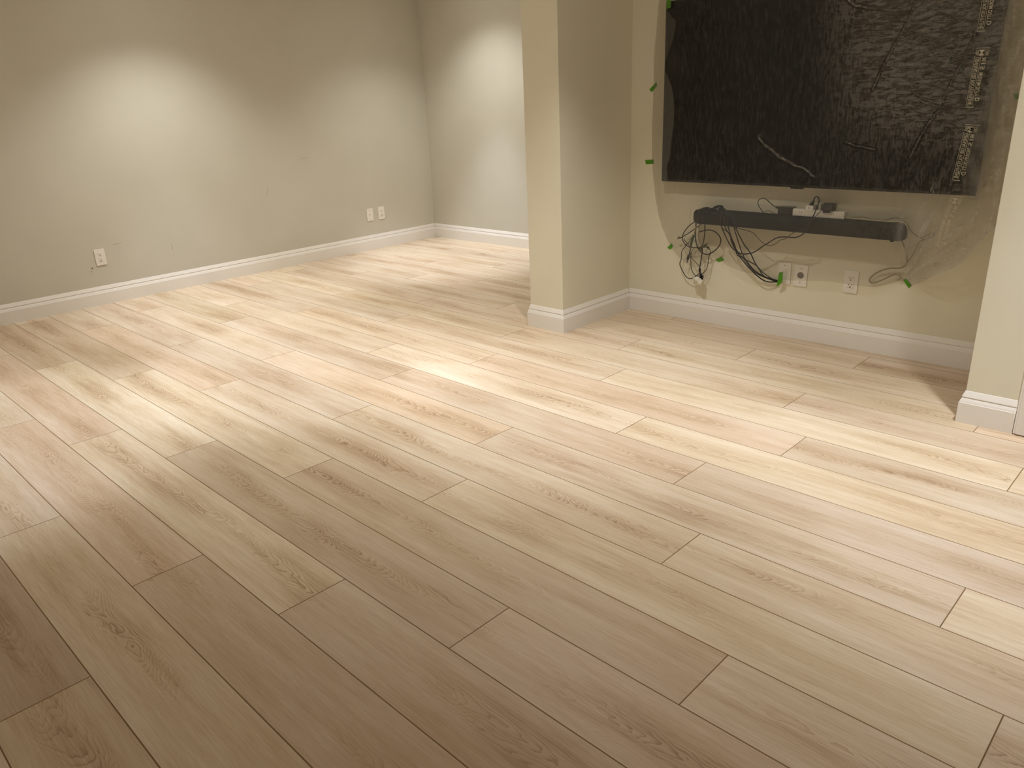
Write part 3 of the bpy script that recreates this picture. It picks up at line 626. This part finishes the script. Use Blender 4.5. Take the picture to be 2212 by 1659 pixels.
RIDGES = [([(at(a, b_, .075).x, at(a, b_, .075).z) for a, b_ in l], h_, w_) for l, h_, w_ in RIDGES]
TAPEP = at(1956, 606, .003)
def sstep(a, b_, x): t = np.clip((x-a)/(b_-a), 0, 1); return t*t*(3-2*t)
def depth(x, z):
    """film depth in front of the niche wall for arrays x, z"""
    x = np.asarray(x, float); z = np.asarray(z, float)
    d = phi((x[:, None]-A_[None, :, 0])**2+(z[:, None]-A_[None, :, 1])**2) @ W_[:n_]+W_[n_]+W_[n_+1]*x+W_[n_+2]*z
    # folds that fan out of the lower right tape
    ang = np.arctan2(z-TAPEP.z, x-TAPEP.x); rad = np.hypot(x-TAPEP.x, z-TAPEP.z)
    fan = sstep(.0, .10, rad)*(1-sstep(.45, .75, rad))*sstep(-.2, .2, ang)*(1-sstep(1.5, 1.9, ang))
    d += fan*(.010*np.sin(ang*15+2*np.sin(rad*9))+.005*np.sin(ang*33+rad*14))
    # upright folds in the loose strip beside the right edge of the screen
    rs = sstep(TVX1-.08, TVX1+.04, x)*sstep(.55, .8, z)
    d += rs*(.006*np.sin((x*1.0-.16*z)*95+2.2*np.sin(z*7))+.004*np.sin((x+.25*z)*160))
    ls = (1-sstep(TVX0-.02, TVX0+.01, x))
    d += ls*.0025*np.sin(x*260+4*z)
    for l, h_, w_ in RIDGES:
        best = np.full(len(x), 9.)
        for (ax, az), (bx_, bz) in zip(l, l[1:]):
            ex, ez = bx_-ax, bz-az; t = np.clip(((x-ax)*ex+(z-az)*ez)/(ex*ex+ez*ez), 0, 1)
            best = np.minimum(best, np.hypot(x-ax-t*ex, z-az-t*ez))
        d += h_*np.exp(-(best/w_)**2)*(.65+.35*np.sin(x*210+z*330))
    # keep clear of what it covers
    inset = 1-sstep(0, .02, np.maximum(np.maximum(TVX0-x, x-TVX1), np.maximum(TVZ0-z, z-TVZ1)))
    d = np.where(inset > 0, np.maximum(d, (TVD+.003)*np.clip(inset*1.5, 0, 1)+d*(1-np.clip(inset*1.5, 0, 1))), d)
    onbar = 1-sstep(0, .035, np.maximum(np.maximum(BX0-x, x-BX1), np.maximum(BZ-BH-z, z-BZ-BH)))
    d = np.maximum(d, .131*onbar)
    return np.maximum(d, .0022)
def inside(p, P):
    x, y = p; c = False; j = len(P)-1
    for i in range(len(P)):
        if (P[i][1] > y) != (P[j][1] > y) and x < (P[j][0]-P[i][0])*(y-P[i][1])/(P[j][1]-P[i][1])+P[i][0]: c = not c
        j = i
    return c
def sheet(name, poly, step, extra_depth, haze_f, crease_f, mat, parent, wob=1.):
    P2 = [Vector(p) for p in poly]; n = len(P2); pts = list(P2)
    xs = [p[0] for p in poly]; zs = [p[1] for p in poly]
    # inner grid kept a little away from the outline
    segs = np.array(poly); nx = np.roll(segs, -1, 0)
    gx, gz = np.meshgrid(np.arange(min(xs), max(xs), step), np.arange(min(zs), max(zs), step)); G = np.stack([gx.ravel(), gz.ravel()], 1)
    G += (np.random.RandomState(1).rand(*G.shape)-.5)*step*.3
    ins = np.zeros(len(G), bool)
    for a, b_ in zip(segs, nx):
        cnd = (a[1] > G[:, 1]) != (b_[1] > G[:, 1])
        with np.errstate(divide='ignore', invalid='ignore'):
            xx = (b_[0]-a[0])*(G[:, 1]-a[1])/(b_[1]-a[1])+a[0]
        ins ^= cnd & (G[:, 0] < xx)
    G = G[ins]
    for a, b_ in zip(segs, nx):
        e = b_-a; t = np.clip(((G-a)@e)/(e@e+1e-12), 0, 1); dd = np.hypot(*(G-a-t[:, None]*e).T); G = G[dd > step*.45]
    pts += [Vector(g) for g in G]
    vs, es, fs, *_r = delaunay_2d_cdt(pts, [(i, (i+1) % n) for i in range(n)], [list(range(n))], 1, 1e-6)
    V = np.array([(v.x, v.y) for v in vs]); d = depth(V[:, 0], V[:, 1])+extra_depth(V[:, 0], V[:, 1])
    # small crumples
    cr = crease_f(V[:, 0], V[:, 1])
    for i in range(len(V)):
        a = noise.noise((V[i, 0]*9, V[i, 1]*14, 1.3))+.5*noise.noise((V[i, 0]*22+V[i, 1]*9, V[i, 1]*40-V[i, 0]*12, 7.7))
        if cr[i] > .15:
            ca, sa = .90, .42; p_, q_ = V[i, 0]*ca+V[i, 1]*sa, -V[i, 0]*sa+V[i, 1]*ca
            n2 = noise.noise((p_*11+3, q_*44, 2.2)); n3 = noise.noise((p_*20, q_*85, 9.1))
            d[i] += wob*cr[i]*(.0062*(1-abs(n2)*2.4)+.0026*(1-abs(n3)*2.4))*max(0, noise.noise((V[i, 0]*5, V[i, 1]*5, 4.4))+.42)
        d[i] += wob*(.0004+.0026*cr[i])*abs(a)*1.6
    d = np.maximum(d, .0015)
    me = bpy.data.meshes.new(name)
    me.from_pydata([(a, YN-c, b_) for (a, b_), c in zip(V, d)], [], [tuple(f) for f in fs])
    h = me.attributes.new('haze', 'FLOAT', 'POINT'); h.data.foreach_set('value', haze_f(V[:, 0], V[:, 1]).astype(np.float32))
    c = me.attributes.new('glint_speck', 'FLOAT', 'POINT'); c.data.foreach_set('value', (on_tv(V[:, 0], V[:, 1])*(wob == 1. and name == 'sheet')).astype(np.float32))
    c = me.attributes.new('crease', 'FLOAT', 'POINT'); c.data.foreach_set('value', cr.astype(np.float32))
    return link(name, me, mat, parent, True)
def on_tv(x, z): return sstep(TVX0-.005, TVX0+.03, x)*(1-sstep(TVX1-.06, TVX1+.01, x))*sstep(TVZ0-.03, TVZ0+.03, z)
def haze_main(x, z):
    t = on_tv(x, z)
    h = .085*(1-t)+(.012+.003*crease_main(x, z))*t
    rt = sstep(TVX1-.03, TVX1+.06, x)*sstep(.45, .7, z)
    ang = np.arctan2(z-TAPEP.z, x-TAPEP.x); rad = np.hypot(x-TAPEP.x, z-TAPEP.z)
    fan = (1-sstep(.25, .6, rad))*sstep(-.1, .5, ang)*(1-sstep(1.3, 2.0, ang))
    band = .5+.5*np.sin(ang*15+2*np.sin(rad*9)+1.2); band2 = .5+.5*np.sin(ang*37+rad*14)
    strip = .5+.5*np.sin((x*1.0-.16*z)*95+2.2*np.sin(z*7)+1.)
    lst = (1-sstep(TVX0-.02, TVX0+.01, x))*(.5+.5*np.sin(x*260+4*z))*.10
    return h+.26*rt*(.25+.75*strip**2)+.46*fan*(.35+.65*band*band2)+lst  # lighter bands along the folds put into the haze, standing in for sheen
def crease_main(x, z):
    up = sstep(-1.75, -1.15, x+.25*(z-1.2))*sstep(.95, 1.35, z)
    c = np.clip(.05+.85*up+.35*sstep(-1.15, -.9, x)+.14*sstep(-1.9, -1.4, x), 0, 1)
    for l, h_, w_ in RIDGES:
        if h_ < .0045: continue
        best = np.full(len(x), 9.)
        for (ax, az), (bx_, bz) in zip(l, l[1:]):
            ex, ez = bx_-ax, bz-az; t = np.clip(((x-ax)*ex+(z-az)*ez)/(ex*ex+ez*ez), 0, 1)
            best = np.minimum(best, np.hypot(x-ax-t*ex, z-az-t*ez))
        c = np.maximum(c, 1.6*np.exp(-(best/(w_*1.5))**2))
    return c
zero = lambda x, z: np.zeros_like(x)
film = empty('plastic_film', (-1.75, YN-.01, .40)); tag(film, 'clear polythene dust sheet taped over the television, soundbar and cables', 'plastic sheet')
sheet('sheet', poly, .0065, zero, haze_main, crease_main, M_FILM, film)
def pxpoly(l, d): return [(v.x, v.z) for v in (at(a, b_, d) for a, b_ in l)]
z1 = lambda x, y: (1380+x/5.267, y/5.267)
z3 = lambda x, y: (1380+x/4.147, 300+y/4.147)
z2 = lambda x, y: (1792+x/5.267, y/5.267)
z7 = lambda x, y: (2030+x/8.29, 240+y/8.29)
sheet('folded_layer', pxpoly([z1(305, 118), z1(345, 135), z1(372, 158), z1(388, 200), z1(436, 222), z1(428, 330), z1(400, 460), z1(352, 580), z1(300, 700), z1(292, 500), z1(300, 300)], .09), .012,
      lambda x, z: np.full_like(x, .012), lambda x, z: np.full_like(x, .10), lambda x, z: np.full_like(x, .08), M_FOLD, film, .5)
sheet('folded_layer', pxpoly([z1(288, 800), z1(325, 850), z1(378, 975), z1(400, 1100), z1(412, 1250), z1(402, 1420), z3(300, 0), z3(282, 170), z3(255, 245), z3(264, 392), z3(205, 392), z3(205, 100), z1(268, 1500), z1(278, 1100)], .09), .012,
      lambda x, z: np.full_like(x, .010), lambda x, z: np.full_like(x, .15), lambda x, z: np.full_like(x, .08), M_FOLD, film, .5)
sheet('folded_layer', pxpoly([z2(2030, -60), z2(2012, 180), z2(1985, 400), z2(1958, 600), z2(1900, 700), z2(1840, 860), z2(1780, 1020), z2(1700, 1230), z7(640, 200), z7(585, 420), z7(520, 700), z7(430, 1000), z7(392, 1150), z7(385, 1300), z7(415, 1560),
      z7(560, 1590), (2122, 431), (2135, 350), (2150, 250), (2160, 160), (2170, 60), (2178, -12)], .11), .012,
      lambda x, z: np.full_like(x, .014), lambda x, z: .15+.09*np.sin(x*60+z*30+2*np.sin(z*12)), lambda x, z: np.full_like(x, .45), M_FOLD, film, 1.)

# printing on the film, seen from its back (mirrored)
def text_pts(s, size):
    cu = bpy.data.curves.new('t', 'FONT'); cu.body = s; cu.size = size; cu.resolution_u = 2; cu.offset = size*.012
    o = bpy.data.objects.new('t', cu); COL.objects.link(o)
    dg = bpy.context.evaluated_depsgraph_get(); me = bpy.data.meshes.new_from_object(o.evaluated_get(dg))
    v = [(p.co.x, p.co.y) for p in me.vertices]; f = [tuple(q.vertices) for q in me.polygons]
    bpy.data.objects.remove(o); bpy.data.meshes.remove(me); bpy.data.curves.remove(cu); return v, f
def block(p0, p1, frac=(0, 1), W=.058):
    """one print block; runs from p0 to p1 (pixels), local s along 0..1, t across -0.5..0.5 (right positive)"""
    V, Fs = [], []
    def add(v, f):
        o = len(V); V.extend(v); Fs.extend([tuple(i+o for i in q) for q in f])
    def rect(s0, s1, t0, t1): add([(s0, t0), (s1, t0), (s1, t1), (s0, t1)], [(0, 1, 2, 3)])
    def txt(s, s0, s1, tb, tt):
        v, f = text_pts(s, 1.); xs = [a for a, _ in v]; ys = [b_ for _, b_ in v]
        x0, x1 = min(xs), max(xs); y0, y1 = 0., .72
        add([(s0+(a-x0)/(x1-x0)*(s1-s0), tb+(b_-y0)/(y1-y0)*(tt-tb)) for a, b_ in v], f)
    rect(0, .008, -.5, .5)
    txt('CGSB', .03, .115, -.22, -.42); txt('M', .03, .13, .14, -.20); txt('CAN', .03, .125, .46, .20)
    # long outlined panel on the left, reading downwards with letter tops to the left
    rect(.13, .965, -.44, -.415); rect(.13, .965, -.03, -.005)
    txt('GENERAL USE POLYETHYLENE', .15, .95, -.09, -.36)
    txt('08', .155, .225, .36, .08); txt('15', .25, .36, .36, .08); txt('MEDIUM DUTY', .41, .80, .33, .06); txt('D', .83, .89, .40, .08)
    rect(.985, .996, -.42, .12)
    a, b_ = at(*p0, .10), at(*p1, .10); A2 = Vector((a.x, a.z)); B2 = Vector((b_.x, b_.z)); d = (B2-A2); nr = Vector((-d.y, d.x)).normalized()
    if nr.x < 0: nr = -nr
    # subdivide long quads is not needed: film is nearly flat over a letter
    keep = [q for q in Fs if all(frac[0] <= V[i][0] <= frac[1] for i in q)]
    P = np.array([(A2+d*s+nr*t*W)[:] for s, t in V]); dep = depth(P[:, 0], P[:, 1])
    used = sorted({i for q in keep for i in q}); mp = {j: i for i, j in enumerate(used)}
    return [(P[i, 0], P[i, 1], dep[i]) for i in used], [tuple(mp[i] for i in q) for q in keep]
def put_block(p0, p1, extra, **k):
    vs, fs = block(p0, p1, **k)
    me = bpy.data.meshes.new('printed_lettering'); me.from_pydata([(x, YN-d-extra, z) for x, z, d in vs], [], fs)
    o = link('printed_lettering', me, M_INK, film); o['label'] = 'pale mirrored lettering printed on the film'
put_block((2147, -64), (2122, 68), .011)
put_block((2121, 103), (2097, 233), .011)
put_block((2097, 270), (2067, 392), .011)
put_block((2064, 425), (2032, 538), .006)
put_block((2021, 572), (1995, 612), .006, W=.06, frac=(0, .2))

# ------------------------------------------------------------------ masking tape
def tape(quad, depths, label, ang=0):
    bm = bmesh.new(); th = .0006
    a, b_, c, d = [at(*q, e) for q, e in zip(quad, depths)]
    n = 6; top = []; bot = []
    for i in range(n+1):
        t = i/n; p, q = a.lerp(d, t), b_.lerp(c, t); bend = Vector((0, -.0014*math.sin(t*math.pi*1.5+.4), 0))
        top.append([bm.verts.new(p+bend), bm.verts.new(p.lerp(q, .5)+bend*1.5), bm.verts.new(q+bend)])
        bot.append([bm.verts.new(v.co+Vector((0, th, 0))) for v in top[-1]])
    for i in range(n):
        for k in range(2):
            bm.faces.new((top[i][k], top[i][k+1], top[i+1][k+1], top[i+1][k])); bm.faces.new((bot[i][k], bot[i+1][k], bot[i+1][k+1], bot[i][k+1]))
        bm.faces.new((top[i][0], top[i+1][0], bot[i+1][0], bot[i][0])); bm.faces.new((top[i][2], bot[i][2], bot[i+1][2], top[i+1][2]))
    for r in (0, n):
        for k in range(2): bm.faces.new((top[r][k], bot[r][k], bot[r][k+1], top[r][k+1]))
    return tag(from_bm('masking_tape', bm, M_TAPE), label, 'tape', 'green masking tape pieces')
q4 = (.005,)*4
tape([(1402.5, 194), (1417.5, 178), (1419, 184), (1408, 198.5)], q4, 'green masking tape, uppermost piece on the bare wall left of the television')
tape([(1393.5, 346), (1411.5, 345.5), (1411, 353.5), (1395, 354.5)], q4, 'green masking tape lying level, left of the lower television edge')
tape([(1441.5, 534.5), (1451, 525.5), (1453, 532), (1448, 539)], q4, 'small green masking tape left of the cable tangle')
tape([(1545.5, 561), (1559, 555.5), (1564, 561.5), (1553, 566)], q4, 'green masking tape between the cable tangle and the hanging bundle')
tape([(1683, 588.5), (1691.5, 587), (1690, 610), (1677, 620)], (.042, .042, .036, .030), 'long green masking tape holding the black cables at the wall plate')
tape([(1950.5, 604), (1958, 603), (1969, 617), (1962.5, 622.5)], q4, 'green masking tape at the lower right end of the film')
tape([(2190, 203), (2200, 201), (2201, 213), (2192, 214)], (.060,)*4, 'green masking tape beside the right pillar edge, partly hidden')
tape([(1441.5, -16), (1452, -18), (1448, 17), (1439, 19)], (TVD+.012,)*4, 'green masking tape over the top left corner of the television')
